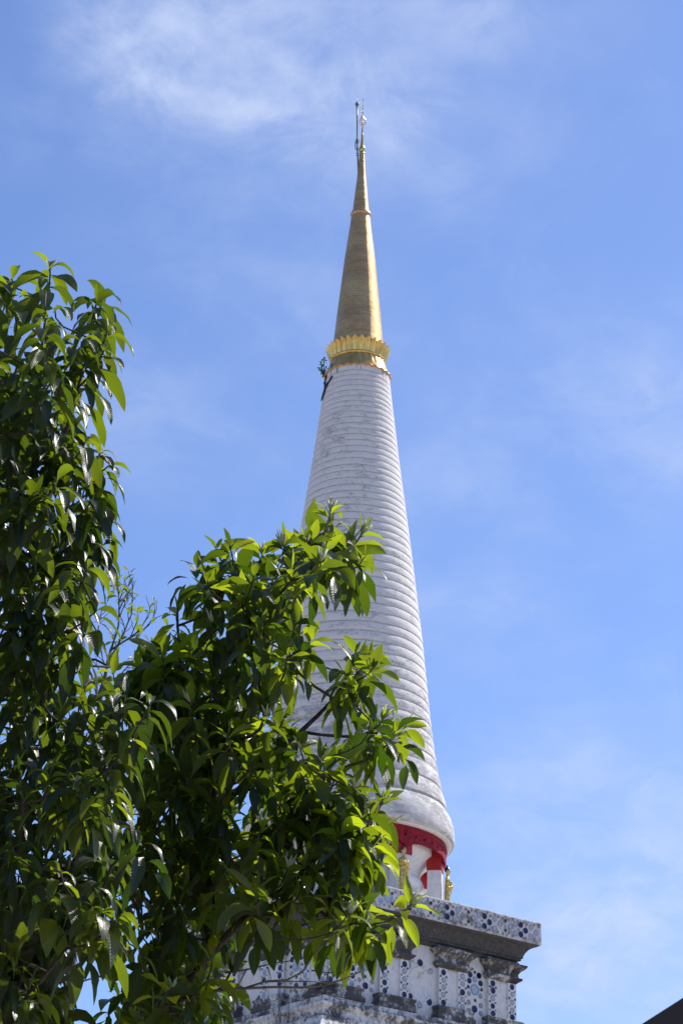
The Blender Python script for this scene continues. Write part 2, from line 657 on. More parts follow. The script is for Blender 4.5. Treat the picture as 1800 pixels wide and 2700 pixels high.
for t in PIL:
    e = np.array([math.sin(t), -math.cos(t), 0]); s_ = np.array([math.cos(t), math.sin(t), 0]); c0 = np.array([CX, CY, 0]) + e * 2.98
    w, d = .30, .25
    MB().hexa([c0 + s_ * (a * w) + e * (b * d) + np.array([0, 0, zz]) for zz in (24.36, 25.24) for (a, b) in ((-1, 1), (1, 1), (1, -1), (-1, -1))]).build('bracket_beam', MAT['redgloss'], stupa, smooth=False)
# red back panels seen between the shaft and the pillars
for t in PIL:
    e = np.array([math.sin(t), -math.cos(t), 0]); s_ = np.array([math.cos(t), math.sin(t), 0]); c0 = np.array([CX, CY, 0]) + e * 2.98
    p = MB()
    for (w, d, z0, z1) in ((.27, .23, 22.62, 24.355), (.31, .27, 22.62, 22.80)):
        p.hexa([c0 + s_ * (a * w) + e * (b * d) + np.array([0, 0, zz]) for zz in (z0, z1) for (a, b) in ((-1, 1), (1, 1), (1, -1), (-1, -1))])
    p.build('pillar', MAT['white'], stupa, smooth=False)

# --- white shaft inside the colonnade
core = []
for a in np.linspace(0, 1, 12):       # base torus
    ang = -R(60) + a * R(150)
    core.append((2.62 + .42 * math.cos(ang), 22.93 + .33 * math.sin(ang)))
core += [(2.44, 23.28), (2.36, 23.30), (2.34, 23.62)]
for a in np.linspace(0, 1, 8):
    ang = -R(80) + a * R(160)
    core.append((2.38 + .20 * math.cos(ang), 23.88 + .24 * math.sin(ang)))
core += [(2.42, 24.15), (2.45, 24.20)]
for a in np.linspace(0, 1, 8):
    core.append((2.45 + .45 * a ** 2.0, 24.20 + .62 * a))
core += [(2.92, 24.84), (2.92, 25.26)]
MB().lathe(core, 96, (CX, CY)).build('shaft', MAT['white'], stupa, angle=50)

# --- gilded spire
gp = [(1.02, 43.9), (.985, 44.3), (.965, 44.55), (.93, 44.8), (.90, 45.1), (.80, 46.2), (.70, 47.2), (.59, 48.35), (.50, 49.1), (.42, 49.75), (.36, 50.28)]
MB().lathe(gp, 72, (CX, CY)).build('lower_spire', MAT['gold'], stupa)
MB().lathe([(.34, 50.27), (.385, 50.30), (.405, 50.36), (.385, 50.43), (.33, 50.47)], 48, (CX, CY)).build('spire_collar', MAT['collar'], stupa)
gp2 = [(.325, 50.44), (.285, 50.85), (.24, 51.35), (.19, 51.85), (.145, 52.4), (.11, 52.95), (.10, 53.12)]
MB().lathe(gp2, 48, (CX, CY)).build('upper_spire', MAT['gold'], stupa)
kn = MB()
kn.lathe([(.09, 53.08), (.11, 53.12), (.095, 53.17), (.085, 53.20), (.115, 53.26), (.13, 53.34), (.11, 53.43), (.07, 53.50), (.055, 53.56)], 32, (CX, CY))
kn.build('lotus_knob', MAT['goldleaf'], stupa)
fi = MB()
fi.lathe([(.068, 53.5), (.055, 53.7), (.043, 53.95), (.047, 54.0), (.036, 54.03), (.028, 54.25), (.024, 54.42), (.05, 54.46), (.055, 54.5), (.03, 54.56), (.018, 54.6),
          (.014, 54.75), (.03, 54.80), (.012, 54.85), (.012, 54.98), (.034, 55.02), (.04, 55.06), (.012, 55.11), (.01, 55.18), (.026, 55.22), (.012, 55.27), (.008, 55.35),
          (.02, 55.38), (.007, 55.42), (.006, 55.60)], 16, (CX, CY))
fi.ball((CX, CY, 55.63), .035, 10, 6)
fi.build('finial', MAT['goldleaf'], stupa)
um = MB()
for i in range(10):                   # open jewelled umbrella
    t = 2 * math.pi * i / 10
    pr = [(.02, 54.92), (.07, 54.8), (.125, 54.66), (.14, 54.56), (.09, 54.49)]
    um.tube([(CX + r_ * math.sin(t), CY - r_ * math.cos(t), z_) for r_, z_ in pr], .009, 5)
    um.ball((CX + .14 * math.sin(t), CY - .14 * math.cos(t), 54.56), .022, 6, 4)
um.lathe([(.128, 54.65), (.14, 54.65), (.14, 54.66), (.128, 54.66)], 20, (CX, CY))
um.build('jewelled_umbrella', MAT['crystal'], stupa)

# --- gilded petals
NPET = 28


def pleat(th):
    return np.abs(((th * NPET / (2 * np.pi)) % 1) * 2 - 1)       # 1 at fold, 0 at centre


def mod_up(th, rr, zz):
    p = pleat(th)
    k_ = (zz - 43.98) / .5
    return rr + (.5 - p) * .085 * (.4 + k_), zz + np.clip(k_, 0, 1) * (.5 - p) * .07


pc = MB().lathe([(1.005, 43.97), (1.03, 44.0), (1.075, 44.2), (1.125, 44.38), (1.165, 44.48), (1.145, 44.48), (1.10, 44.38), (1.045, 44.2), (.99, 44.03)], NPET * 6, (CX, CY), mod=mod_up)
pc.build('petal_crown', MAT['goldleaf'], stupa, angle=20)


def mod_dn(th, rr, zz):
    p = pleat(th + .1)
    k_ = np.clip((43.98 - zz) / .7, 0, 1)
    return rr + (.5 - p) * .030, zz - k_ * (.5 - p) * .07


MB().lathe([(1.03, 44.0), (1.06, 43.96), (1.04, 43.92), (1.02, 43.90)], 72, (CX, CY)).build('crown_band', MAT['goldleaf'], stupa)
MB().lathe([(1.0, 43.93), (1.045, 43.8), (1.09, 43.66), (1.14, 43.52), (1.195, 43.40), (1.225, 43.34)], NPET * 6, (CX, CY), mod=mod_dn).build('petal_skirt', MAT['goldleaf'], stupa, angle=16)
MB().lathe([(1.222, 43.345), (1.245, 43.335), (1.255, 43.30), (1.235, 43.275), (1.19, 43.28), (1.10, 43.36)], NPET * 6, (CX, CY),
           mod=lambda th, rr, zz: (rr, zz - (.5 - pleat(th + .1)) * .07)).build('skirt_edging', MAT['goldedge'], stupa)


# --- square plate-studded base
def face_frame(k):
    """k=0 is the long right face, k=3 the left face; returns outward normal and rightward tangent"""
    a = PHI + R(45) + k * R(90)
    return np.array([math.sin(a), -math.cos(a), 0.]), np.array([math.cos(a), math.sin(a), 0.])


C0 = np.array([CX, CY, 0.])


def sq(profile, mb):
    """mitred moulding running round the square"""
    vs = []
    for (off, zz) in profile:
        for k in range(4):
            a = PHI + k * R(90)
            vs.append(C0 + off * math.sqrt(2) * np.array([math.sin(a), -math.cos(a), 0]) + np.array([0, 0, zz]))
    f = []
    for j in range(len(profile) - 1):
        for k in range(4):
            k2 = (k + 1) % 4
            f.append((j * 4 + k, j * 4 + k2, (j + 1) * 4 + k2, (j + 1) * 4 + k))
    mb.add(vs, [q[::-1] for q in f] if profile[0][1] > profile[-1][1] else f)


def run(profile, k, u0, u1, mb, back=3.70):
    """moulding of a given section along part of a face, ends returned to the wall"""
    n, t = face_frame(k)
    vs = []
    m = len(profile)
    for u in (u0, u1):
        for (off, zz) in profile:
            d = off - 4.0
            uu = u + (math.copysign(d, u - (u0 + u1) / 2) if abs(u) < 3.99 else math.copysign(d, u))
            vs.append(C0 + n * off + t * uu + np.array([0, 0, zz]))
        for (off, zz) in (profile[-1], profile[0]):
            d = off - 4.0
            uu = u + (math.copysign(d, u - (u0 + u1) / 2) if abs(u) < 3.99 else math.copysign(d, u))
            vs.append(C0 + n * back + t * uu + np.array([0, 0, zz]))
    w = m + 2
    f = [(j, j + 1, w + j + 1, w + j) for j in range(m - 1)]
    f = [q[::-1] for q in f]
    # end caps as triangles fans of strips back to the wall plane
    for e in (0, 1):
        o = e * w
        for j in range(m - 1):
            vb0 = C0 + n * back + (vs[o + j] - C0 - n * ((vs[o + j] - C0) @ n))
            vb1 = C0 + n * back + (vs[o + j + 1] - C0 - n * ((vs[o + j + 1] - C0) @ n))
            q = [vs[o + j], vs[o + j + 1], vb1, vb0]
            mb.add(q, [(0, 1, 2, 3) if e == 0 else (3, 2, 1, 0)])
    mb.add(vs, f)


def fbox(mb, k, u0, u1, o0, o1, z0, z1):
    n, t = face_frame(k)
    mb.hexa([C0 + n * o + t * u + np.array([0, 0, zz]) for zz in (z0, z1) for (u, o) in ((u0, o1), (u1, o1), (u1, o0), (u0, o0))])


ZS = 22.625
ZB = 21.87                                   # underside of the parapet
par = MB()
sq([(4.585, ZB), (4.60, ZB + .015), (4.60, ZS - .03), (4.585, ZS), (1.5, ZS)], par)
parapet = par.build('parapet', MAT['parapet'], stupa, smooth=False)
cor = MB()
sq([(4.585, ZB), (4.50, ZB - .05), (4.40, ZB - .08), (4.30, ZB - .15), (4.22, ZB - .26), (4.17, ZB - .38), (4.17, ZB - .44), (4.12, ZB - .45), (4.12, ZB - .52), (4.0, ZB - .54), (4.0, ZB - .62), (3.85, ZB - .64)][::-1], cor)
cor.build('cornice', MAT['mould'], stupa, smooth=False)
ZC = ZB - 1.30                               # bottom of the capitals
ZP = 19.35                                   # top of the pilaster feet
wall = MB()
sq([(3.85, 18.80), (3.85, ZB - .6)], wall)
GROUPS = [(.64, 1.82), (2.78, 4.0)]
cap = MB()
foot = MB()
strips = []
for k in (0, 1, 2, 3):
    for (a, b) in GROUPS:
        for sgn in (-1, 1):
            u0, u1 = sorted((a * sgn, b * sgn))
            # projecting pier carrying the paired pilasters
            e0, e1 = u0, u1
            if b == 4.0:                     # corner pier: stop 1 mm short so faces of neighbours meet at the arris
                if sgn > 0:
                    e1 = 3.94
                else:
                    e0 = -3.94
            fbox(wall, k, e0, e1, 3.80, 3.94, 18.8, ZB - .57)
            w_ = .36
            for (s0, s1) in ((a, a + w_), (b - w_, b)):
                q0, q1 = sorted((s0 * sgn, s1 * sgn))
                if b == 4.0 and s1 == b:
                    if sgn > 0:
                        q1 = 4.0
                    else:
                        q0 = -4.0 + .0015
                fbox(wall, k, q0, q1, 3.90, 4.0 if not (b == 4.0 and s1 == b) else 4.0, ZP - .35, ZC + .02)
                strips.append((k, (q0 + q1) / 2))
            run([(4.005, ZC + .0), (4.03, ZC + .03), (4.13, ZC + .10), (4.16, ZC + .14), (4.16, ZC + .18), (4.07, ZC + .20), (4.05, ZC + .30), (4.09, ZC + .38), (4.20, ZC + .48), (4.28, ZC + .56), (4.28, ZC + .61), (4.12, ZC + .64), (4.05, ZC + .73)], k, u0, u1, cap)
            run([(4.21, ZP - .46), (4.21, ZP - .30), (4.17, ZP - .28), (4.14, ZP - .16), (4.18, ZP - .12), (4.18, ZP - .05), (4.12, ZP - .02), (4.02, ZP)], k, u0, u1, foot)
wall_o = wall.build('wall', MAT['wall'], stupa, smooth=False)
cap.build('capitals', MAT['cap'], stupa, smooth=False)
foot.build('pilaster_bases', MAT['cap'], stupa, smooth=False)
pl = MB()
sq([(12.0, 0), (12.0, 1.0), (9.0, 1.1), (9.0, 8.0), (7.4, 8.2), (7.4, 13.0), (6.2, 13.3), (6.2, 15.8), (5.4, 16.1), (5.4, 17.1), (4.9, 17.3), (4.9, 17.75), (4.78, 17.80), (4.66, 17.98), (4.66, 18.10), (4.52, 18.12),
    (4.46, 18.24), (4.46, 18.42), (4.56, 18.50), (4.56, 18.58), (4.34, 18.62), (4.30, 18.72), (4.30, 18.84), (3.80, 18.90)], pl)
pl.build('plinth', MAT['plinth'], stupa, smooth=False)
# round medallion in the centre of each face
for k in (0, 3):
    n, t = face_frame(k)
    md = MB()
    c = C0 + n * 3.85 + np.array([0, 0, 19.95])
    th = np.linspace(0, 2 * math.pi, 49)[:-1]
    pr = [(0.0, .012), (.52, .012), (.535, .022), (.55, .022), (.56, .0)]
    vs = [c + t * (r_ * math.cos(a)) + np.array([0, 0, r_ * math.sin(a)]) + n * h for (r_, h) in pr for a in th]
    md.add(vs, [(j * 48 + i, j * 48 + (i + 1) % 48, (j + 1) * 48 + (i + 1) % 48, (j + 1) * 48 + i) for j in range(len(pr) - 1) for i in range(48)])
    md.build('medallion', MAT['wall'], stupa, angle=35)
# thin earthing cable down the left face
n, t = face_frame(3)
MB().tube([C0 + n * 4.64 + t * .1 + np.array([0, 0, 22.6]), C0 + n * 4.62 + t * .1 + np.array([0, 0, 21.6]), C0 + n * 4.56 + t * .1 + np.array([0, 0, 19.0])], .022, 6).build('cable', MAT['white'], stupa)


# --- ceramic plates set in the plaster
def plate_mesh(kind, deep=True):
    mb = MB()
    pr = [(0.001, .16), (.35, .16), (.55, .18), (.66, .26), (.82, .36), (.94, .42), (1.0, .40), (1.02, .28), (1.02, -.05)]
    n = 20
    vs, f = [], []
    for (r_, h) in pr:
        for i in range(n):
            a = 2 * math.pi * i / n
            vs.append((r_ * math.cos(a), r_ * math.sin(a), h))
    for j in range(len(pr) - 1):
        for i in range(n):
            a, b = j * n + i, j * n + (i + 1) % n
            f.append((a, a + n, b + n, b))
    mb.add(vs, [q for q in f])
    return mb


PM = {}
for kd in ('navy', 'pale', 'grey', 'green', 'brown', 'dish'):
    o = plate_mesh(kd).build('plate', MAT[kd], None, angle=60)
    PM[kd] = o.data
    bpy.data.objects.remove(o)
PNAME = {'navy': 'navy_plate', 'pale': 'patterned_plate', 'grey': 'patterned_plate', 'green': 'green_plate', 'brown': 'small_saucer', 'dish': 'large_dish'}
PR_ = {'navy': .098, 'pale': .092, 'grey': .082, 'green': .058, 'brown': .045, 'dish': .175}
plates = []                                  # (k, u, z, off, kind, r, host)


def plate(k, u, zz, off, kind, host, s=1.0):
    plates.append((k, u + rng.normal(0, .006), zz + rng.normal(0, .008), off, kind, PR_[kind] * s * rng.uniform(.93, 1.07), host))


for k in (0, 3):
    # parapet: a repeating cluster pattern
    u = -4.42
    period = 1.62
    cl = [(.0, .16, 'navy'), (.0, -.17, 'navy'), (.22, .0, 'navy'), (.12, .27, 'brown'), (.13, -.27, 'brown'), (.27, .22, 'brown'), (.22, -.24, 'brown'),
          (.46, .16, 'pale'), (.45, -.16, 'pale'), (.60, .26, 'brown'), (.60, -.25, 'brown'), (.69, .02, 'pale'), (.93, .17, 'green'), (.93, -.16, 'green'), (.82, -.27, 'brown'), (.80, .24, 'brown'),
          (1.06, .25, 'brown'), (1.06, -.23, 'brown'), (1.16, .02, 'pale'), (1.38, .16, 'pale'), (1.38, -.17, 'pale'), (1.50, .26, 'brown'), (1.27, .27, 'brown'), (1.27, -.28, 'brown'), (1.51, -.02, 'brown')]
    i = 0
    while u < 4.45:
        for (du, dz, kd) in cl:
            if abs(u + du) < 4.5:
                if i == 3 and kd == 'pale' and abs(du - .69) < .01:
                    kd = 'grey'
                plate(k, u + du, (ZS + ZB) / 2 + dz, 4.60, kd, parapet)
        u += period
        i += 1
    plate(k, -2.02, (ZS + ZB) / 2, 4.603, 'dish', parapet, .95)
    # pilaster strips
    pats = [['navy', 'pale', 'pale', 'pale', 'green'], ['navy', 'pale', 'pale', 'pale', 'navy'], ['pale', 'navy', 'navy', 'navy', 'pale'], ['navy', 'navy', 'pale', 'navy', 'navy'], ['pale', 'pale', 'navy', 'pale', 'pale']]
    for si, (kk, uc) in enumerate([s for s in strips if s[0] == k]):
        pt = pats[(si * 3 + k) % 5]
        for j in range(5):
            zz = ZC - .13 - j * .247
            plate(k, uc, zz, 4.0, pt[j] if pt[j] != 'green' else 'navy', wall_o, 1.0)
            if j < 4:
                for sg in (-1, 1):
                    plate(k, uc + sg * .125, zz - .124, 4.0, 'brown' if (j + si) % 2 else 'green', wall_o, .85 if (j + si) % 2 else .68)
    # big dish panels
    for sg in (-1, 1):
        for (x, y, kd, s_) in [(882, 728, 'navy', 1), (948, 735, 'navy', 1), (914, 714, 'green', .9), (914, 762, 'pale', 1), (876, 772, 'navy', 1), (956, 787, 'navy', 1), (866, 815, 'green', 1), (963, 833, 'green', 1),
                               (915, 832, 'dish', 1), (872, 862, 'grey', 1), (958, 880, 'grey', 1), (917, 905, 'green', 1), (870, 920, 'grey', 1), (915, 965, 'navy', 1.15), (958, 940, 'grey', 1), (873, 978, 'grey', 1), (960, 998, 'grey', 1)]:
            du = (x - 915) / 166.6 * .98
            zz = ZC - (y - 640 - .185 * (x - 350)) / 209
            plate(k, 2.30 * sg + du * sg, zz, 3.85, kd, wall_o, s_)
    for (x, y, kd) in [(536, 660, 'navy'), (457, 678, 'pale'), (612, 717, 'pale'), (467, 892, 'navy'), (535, 945, 'pale'), (603, 925, 'navy')]:
        plate(k, (x - 545) / 166.6, ZC - (y - 640 - .185 * (x - 350)) / 209, 3.85, kd, wall_o, 1.08)


def plate_matrix(p):
    n, t = face_frame(p[0])
    pos = C0 + n * (p[3] - .002) + t * p[1] + np.array([0, 0, p[2]])
    m = Matrix.Identity(4)
    rot = random.uniform(0, 6.28)
    e1 = t * math.cos(rot) + np.array([0, 0, 1]) * math.sin(rot)
    e2 = np.cross(n, e1)
    for i in range(3):
        m[i][0], m[i][1], m[i][2], m[i][3] = e1[i] * p[5], e2[i] * p[5], n[i] * p[5] * .35, pos[i]
    return m


def shown(p):
    # plates on the right part of the long face show largest
    return (p[0] == 0) * 2 + p[5] * 4 + (p[1] > -1.0) * 1.2 * (p[0] == 0)


for host, hname in ((parapet, 'parapet'), (wall_o, 'wall')):
    mine = sorted([p for p in plates if p[6] is host], key=lambda p: -shown(p))
    singles, rest = mine[:95], mine[95:]
    for p in singles:
        o = bpy.data.objects.new(PNAME[p[4]], PM[p[4]])
        COL.objects.link(o)
        o.parent = host
        o.matrix_local = plate_matrix(p)
    if rest:
        kinds = ['navy', 'pale', 'grey', 'green', 'brown', 'dish']
        mb = MB()
        for p in rest:
            m = np.array(plate_matrix(p))
            src = PM[p[4]]
            v = np.empty(len(src.vertices) * 3)
            src.vertices.foreach_get('co', v)
            v = v.reshape(-1, 3) @ m[:3, :3].T + m[:3, 3]
            mb.add(v, [tuple(q.vertices) for q in src.polygons], mi=kinds.index(p[4]))
        flat = {'navy': (.005, .009, .065), 'pale': (.27, .34, .48), 'grey': (.30, .29, .28), 'green': (.015, .033, .02), 'brown': (.26, .2, .13), 'dish': (.33, .41, .52)}
        mats = []
        for kd in kinds:
            if 'flat ' + kd not in MAT:
                MAT['flat ' + kd] = mat_plain('glaze ' + kd, flat[kd], .15, var=.35, scale=9, bump=0)
            mats.append(MAT['flat ' + kd])
        o = mb.build('ceramic_plates', mats, host, angle=60)
        o['kind'] = 'stuff'

# ------------------------------------------------------------------ gilded statues round the shaft
def make_statue():
    """walking disciple, arms folded up on the chest, long robe; local: facing -Y, feet at z=0"""
    body = MB()
    rings = [(0.0, .20, .15), (.04, .205, .155), (.30, .175, .135), (.70, .155, .12), (.95, .165, .125), (1.05, .155, .115), (1.22, .165, .115), (1.38, .20, .115), (1.46, .19, .10), (1.50, .12, .08), (1.53, .062, .062), (1.60, .058, .06)]
    n = 20
    vs, f = [], []
    for (zz, a, b) in rings:
        for i in range(n):
            t = 2 * math.pi * i / n
            fold = 1 + (.035 * math.sin(t * 9) if zz < .95 else 0)
            vs.append((a * math.cos(t) * fold, b * math.sin(t) * fold, zz))
    for j in range(len(rings) - 1):
        for i in range(n):
            f.append((j * n + i, j * n + (i + 1) % n, (j + 1) * n + (i + 1) % n, (j + 1) * n + i))
    f.append(tuple(range(n))[::-1]); f.append(tuple((len(rings) - 1) * n + i for i in range(n)))
    body.add(vs, f)
    body.ball((0, -.01, 1.73), .1, 14, 10, (.92, 1.02, 1.28))
    body.ball((0, -.115, 1.715), .018, 8, 6, (.8, 1, 1.6))          # nose
    body.ball((0, -.10, 1.645), .03, 8, 6, (1, .7, .6))             # chin and mouth
    for s in (-1, 1):
        body.ball((s * .095, 0, 1.70), .022, 8, 6, (.6, 1, 2.3))    # long ears
        body.tube([(s * .19, 0, 1.42), (s * .235, -.01, 1.25), (s * .21, -.07, 1.12), (s * .12, -.16, 1.16), (s * -.03, -.185, 1.27)], [.062, .055, .048, .042, .036], 10)
        body.tube([(s * -.03, -.185, 1.27), (s * -.075, -.18, 1.33), (s * -.09, -.165, 1.37)], [.038, .03, .014], 8)
        body.tube([(s * .05, -.06, .05), (s * .06, -.22, .03)], [.06, .045], 8)   # feet
    # sash over the shoulder and hem of the outer robe
    body.tube([(-.17, -.06, 1.43), (-.06, -.135, 1.25), (.10, -.14, 1.02), (.17, -.06, .96)], [.03, .035, .035, .03], 8)
    body.tube([(.20, .02, 1.1), (.24, .03, .7), (.25, .03, .25)], [.03, .05, .06], 8)
    hair = MB()
    hair.ball((0, .018, 1.775), .103, 14, 8, (.98, 1.0, 1.05))
    hair.ball((0, .01, 1.895), .04, 10, 6)
    b = body.build('statue_body', MAT['goldold'], None)
    rm = b.modifiers.new('fuse', 'REMESH')
    rm.mode = 'VOXEL'
    rm.voxel_size = .016
    rm.use_smooth_shade = True
    h = hair.build('hair', MAT['black'], None)
    return b, h


sb, sh = make_statue()
SL = {-55: 'gilded robed statue on the ledge far left of the shaft, behind the leaves', -10: 'gilded robed statue at the front of the ledge, screened by yellow-green leaves',
        32: 'gilded robed statue with crossed arms facing front beside the leaf edge, black hair', 80: 'gilded robed statue seen from the side, standing at the right edge against the sky'}
for i, (deg, lab) in enumerate(SL.items()):
    root = thing('statue', lab, 'statue', 'gilded statues standing round the stupa shaft')
    t = R(deg)
    root.location = (CX + 3.40 * math.sin(t), CY - 3.40 * math.cos(t), ZS)
    root.rotation_euler = (0, 0, t)
    root.scale = (.80, .86, 1.02)
    b = sb if i == 0 else sb.copy()
    h = sh if i == 0 else sh.copy()
    for o in (b, h):
        if i:
            COL.objects.link(o)
        o.parent = root

# ------------------------------------------------------------------ lightning rod fixed beside the finial
rod = thing('lightning_rod', 'thin metal lightning rod with a ball top clamped beside the gold finial', 'lightning rod')
rx, ry = CX - .215, CY - .02
MB().tube([(rx + .10, ry, 52.0), (rx + .055, ry, 52.9), (rx + .02, ry, 53.8), (rx, ry, 54.8), (rx - .015, ry, 55.35)], [.03, .03, .028, .028, .03], 8).build('pole', MAT['steel'], rod)
rb = MB()
rb.ball((rx - .015, ry, 55.42), .085, 14, 8, (1, 1, .72))
rb.lathe([(.028, 55.25), (.05, 55.32), (.055, 55.36)], 12, (rx - .015, ry))
rb.build('ball', MAT['steel'], rod)
MB().tube([(rx - .015, ry, 55.45), (rx - .012, ry, 55.72)], [.012, .006], 6).build('tip', MAT['steel'], rod)
cl_ = MB()
for zz in (53.05, 53.15, 53.62, 53.69, 53.76):
    cl_.tube([(rx - .05 + .03, ry, zz), (rx + .10, ry, zz)], .014, 6)
cl_.tube([(rx - .0, ry, 53.8), (rx - .05, ry, 53.6), (rx - .045, ry, 53.4), (rx - .0, ry, 53.3)], .02, 6)
cl_.build('clamp', MAT['black'], rod)


# ------------------------------------------------------------------ leaves and branches
def leaf_batch(mb_out, P, D, L, W, droop, roll, fold, rnd, wavy=.06, NL=8, pet=.10):
    """P,D (N,3); L,W,droop,roll,fold,rnd (N,). Adds N bent, channelled leaves."""
    N_ = len(P)
    ts = np.linspace(0, 1, NL + 1)
    across = np.array([-1, -.55, 0, .55, 1.])
    p = P.copy()
    d = D / np.linalg.norm(D, axis=1)[:, None]
    pts = np.zeros((N_, NL + 1, 5, 3))
    uv = np.zeros((N_, NL + 1, 5, 2))
    zdn = np.array([0, 0, -1.])
    side0 = np.cross(d, np.array([0, 0, 1.]))
    bad = np.linalg.norm(side0, axis=1) < .15
    side0[bad] = np.cross(d[bad], np.array([1., .3, 0]))
    side0 /= np.linalg.norm(side0, axis=1)[:, None]
    up0 = np.cross(side0, d)
    side = np.cos(roll)[:, None] * side0 + np.sin(roll)[:, None] * up0
    ph = rng.uniform(0, 6.28, N_)
    twist = rng.normal(0, .55, N_)
    for i, t in enumerate(ts):
        side = side - d * (side * d).sum(1)[:, None]
        side /= np.linalg.norm(side, axis=1)[:, None] + 1e-9
        up = np.cross(side, d)
        if t < pet:
            w = np.full(N_, .035)
        else:
            q = (t - pet) / (1 - pet)
            w = np.full(N_, (np.sin(np.pi * min(q * 1.01, 1) ** .82) ** .72) * (1 - .26 * q) * 1.08 if q < .97 else .03)
        ww = W * np.maximum(w, .03)
        for j, a in enumerate(across):
            lift = np.abs(a) * fold + wavy * np.sin(t * 15 + ph + (0 if a > 0 else 2.1)) * (abs(a) > .9) * (w > .2)
            pts[:, i, j] = p + side * (a * ww)[:, None] + up * (lift * ww)[:, None]
            uv[:, i, j, 0] = a * .5 + .5
            uv[:, i, j, 1] = t
        ds = L / NL
        p = p + d * ds[:, None]
        # bend towards the ground
        horiz = np.sqrt(np.maximum(1 - d[:, 2] ** 2, 0))
        d = d + zdn * (droop / NL * (.35 + .65 * horiz))[:, None]
        d /= np.linalg.norm(d, axis=1)[:, None]
        ct, st_ = np.cos(twist / NL)[:, None], np.sin(twist / NL)[:, None]
        side = side * ct + np.cross(d, side) * st_
    V = pts.reshape(-1, 3)
    base = (np.arange(N_) * (NL + 1) * 5)[:, None]
    q = []
    for i in range(NL):
        for j in range(4):
            a = i * 5 + j
            q.append((a, a + 1, a + 6, a + 5))
    F = (base[:, :, None] + np.array(q)[None]).reshape(-1, 4)
    mb_out.append((V, F, uv.reshape(-1, 2), np.repeat(rnd, (NL + 1) * 5)))


def build_leaves(name, parts, mat, parent):
    V = np.concatenate([p[0] for p in parts])
    offs = np.cumsum([0] + [len(p[0]) for p in parts])
    F = np.concatenate([p[1] + o for p, o in zip(parts, offs)])
    UV = np.concatenate([p[2] for p in parts])
    A = np.concatenate([p[3] for p in parts])
    me = bpy.data.meshes.new(name)
    me.vertices.add(len(V))
    me.vertices.foreach_set('co', V.astype(np.float32).ravel())
    me.loops.add(len(F) * 4)
    me.loops.foreach_set('vertex_index', F.astype(np.int32).ravel())
    me.polygons.add(len(F))
    me.polygons.foreach_set('loop_start', (np.arange(len(F)) * 4).astype(np.int32))
    me.polygons.foreach_set('use_smooth', np.ones(len(F), bool))
    ul = me.uv_layers.new(name='UVMap')
    ul.data.foreach_set('uv', UV[F.ravel()].astype(np.float32).ravel())
    at = me.attributes.new('rnd', 'FLOAT', 'POINT')
    at.data.foreach_set('value', A.astype(np.float32))
    me.materials.append(mat)
    me.update()
    me.validate()
    o = bpy.data.objects.new(name, me)
    COL.objects.link(o)
    o.parent = parent
    return o


def inpoly(poly, x, y):
    c = False
    for (x1, y1), (x2, y2) in zip(poly, poly[1:] + poly[:1]):
        if (y1 > y) != (y2 > y) and x < (x2 - x1) * (y - y1) / (y2 - y1) + x1:
            c = not c
    return c


class Skeleton:
    """branching wood: hand-set limbs, then every shoot joined to the nearest wood below it"""
    def __init__(s):
        s.pos, s.par, s.chains = [], [], []

    def node(s, p, par):
        s.pos.append(np.asarray(p, float)); s.par.append(par)
        return len(s.pos) - 1

    def limb(s, pts, par=None, step=.12):
        pts = [np.asarray(p, float) for p in pts]
        if par is None and s.pos:
            par = int(np.argmin([np.linalg.norm(p - pts[0]) for p in s.pos]))
            ch = [par]
        else:
            ch = []
            par = s.node(pts[0], -1 if par is None else par)
            ch.append(par)
        # smooth the polyline
        P = [s.pos[ch[0]]] + pts[1:]
        for a in range(len(P) - 1):
            p0, p1, p2, p3 = P[max(a - 1, 0)], P[a], P[a + 1], P[min(a + 2, len(P) - 1)]
            m = max(2, int(np.linalg.norm(p2 - p1) / step))
            for i in range(1, m + 1):
                t = i / m
                q = .5 * ((2 * p1) + (-p0 + p2) * t + (2 * p0 - 5 * p1 + 4 * p2 - p3) * t * t + (-p0 + 3 * p1 - 3 * p2 + p3) * t ** 3)
                par = s.node(q + rng.normal(0, .004, 3), par)
                ch.append(par)
        s.chains.append(ch)
        return ch

    def join(s, tip, axis):
        P = np.array(s.pos)
        v = tip - P
        d = np.linalg.norm(v, axis=1)
        cost = d + 1.6 * np.maximum(0, P[:, 2] - tip[2] + .12) + .25 * np.maximum(0, .12 - d) * 20
        i = int(np.argmin(cost))
        base = P[i]
        L = np.linalg.norm(tip - base)
        ctrl = tip - axis * L * .45 + rng.normal(0, .03, 3) * L
        m = max(3, int(L / .07))
        ch = [i]
        par = i
        for k_ in range(1, m + 1):
            t = k_ / m
            q = (1 - t) ** 2 * base + 2 * t * (1 - t) * ctrl + t * t * tip
            par = s.node(q + rng.normal(0, .003, 3) * (k_ < m), par)
            ch.append(par)
        s.chains.append(ch)

    def radii(s, tip_r=.0042, e=2.35):
        n = len(s.pos)
        acc = np.zeros(n)
        kids = np.zeros(n, int)
        for i in range(n):
            if s.par[i] >= 0:
                kids[s.par[i]] += 1
        for i in range(n - 1, -1, -1):
            if kids[i] == 0:
                acc[i] += tip_r ** e
            if s.par[i] >= 0:
                acc[s.par[i]] += acc[i]
        r = acc ** (1 / e)
        return r

    def mesh(s, maxr=.12, **kw):
        r = np.minimum(s.radii(**kw), maxr)
        mb = MB()
        for ch in s.chains:
            rr = r[ch].copy()
            if len(ch) > 1:
                rr[0] = min(rr[0], rr[1] * 1.25)
            mb.tube([s.pos[i] for i in ch], rr, 7)
        return mb


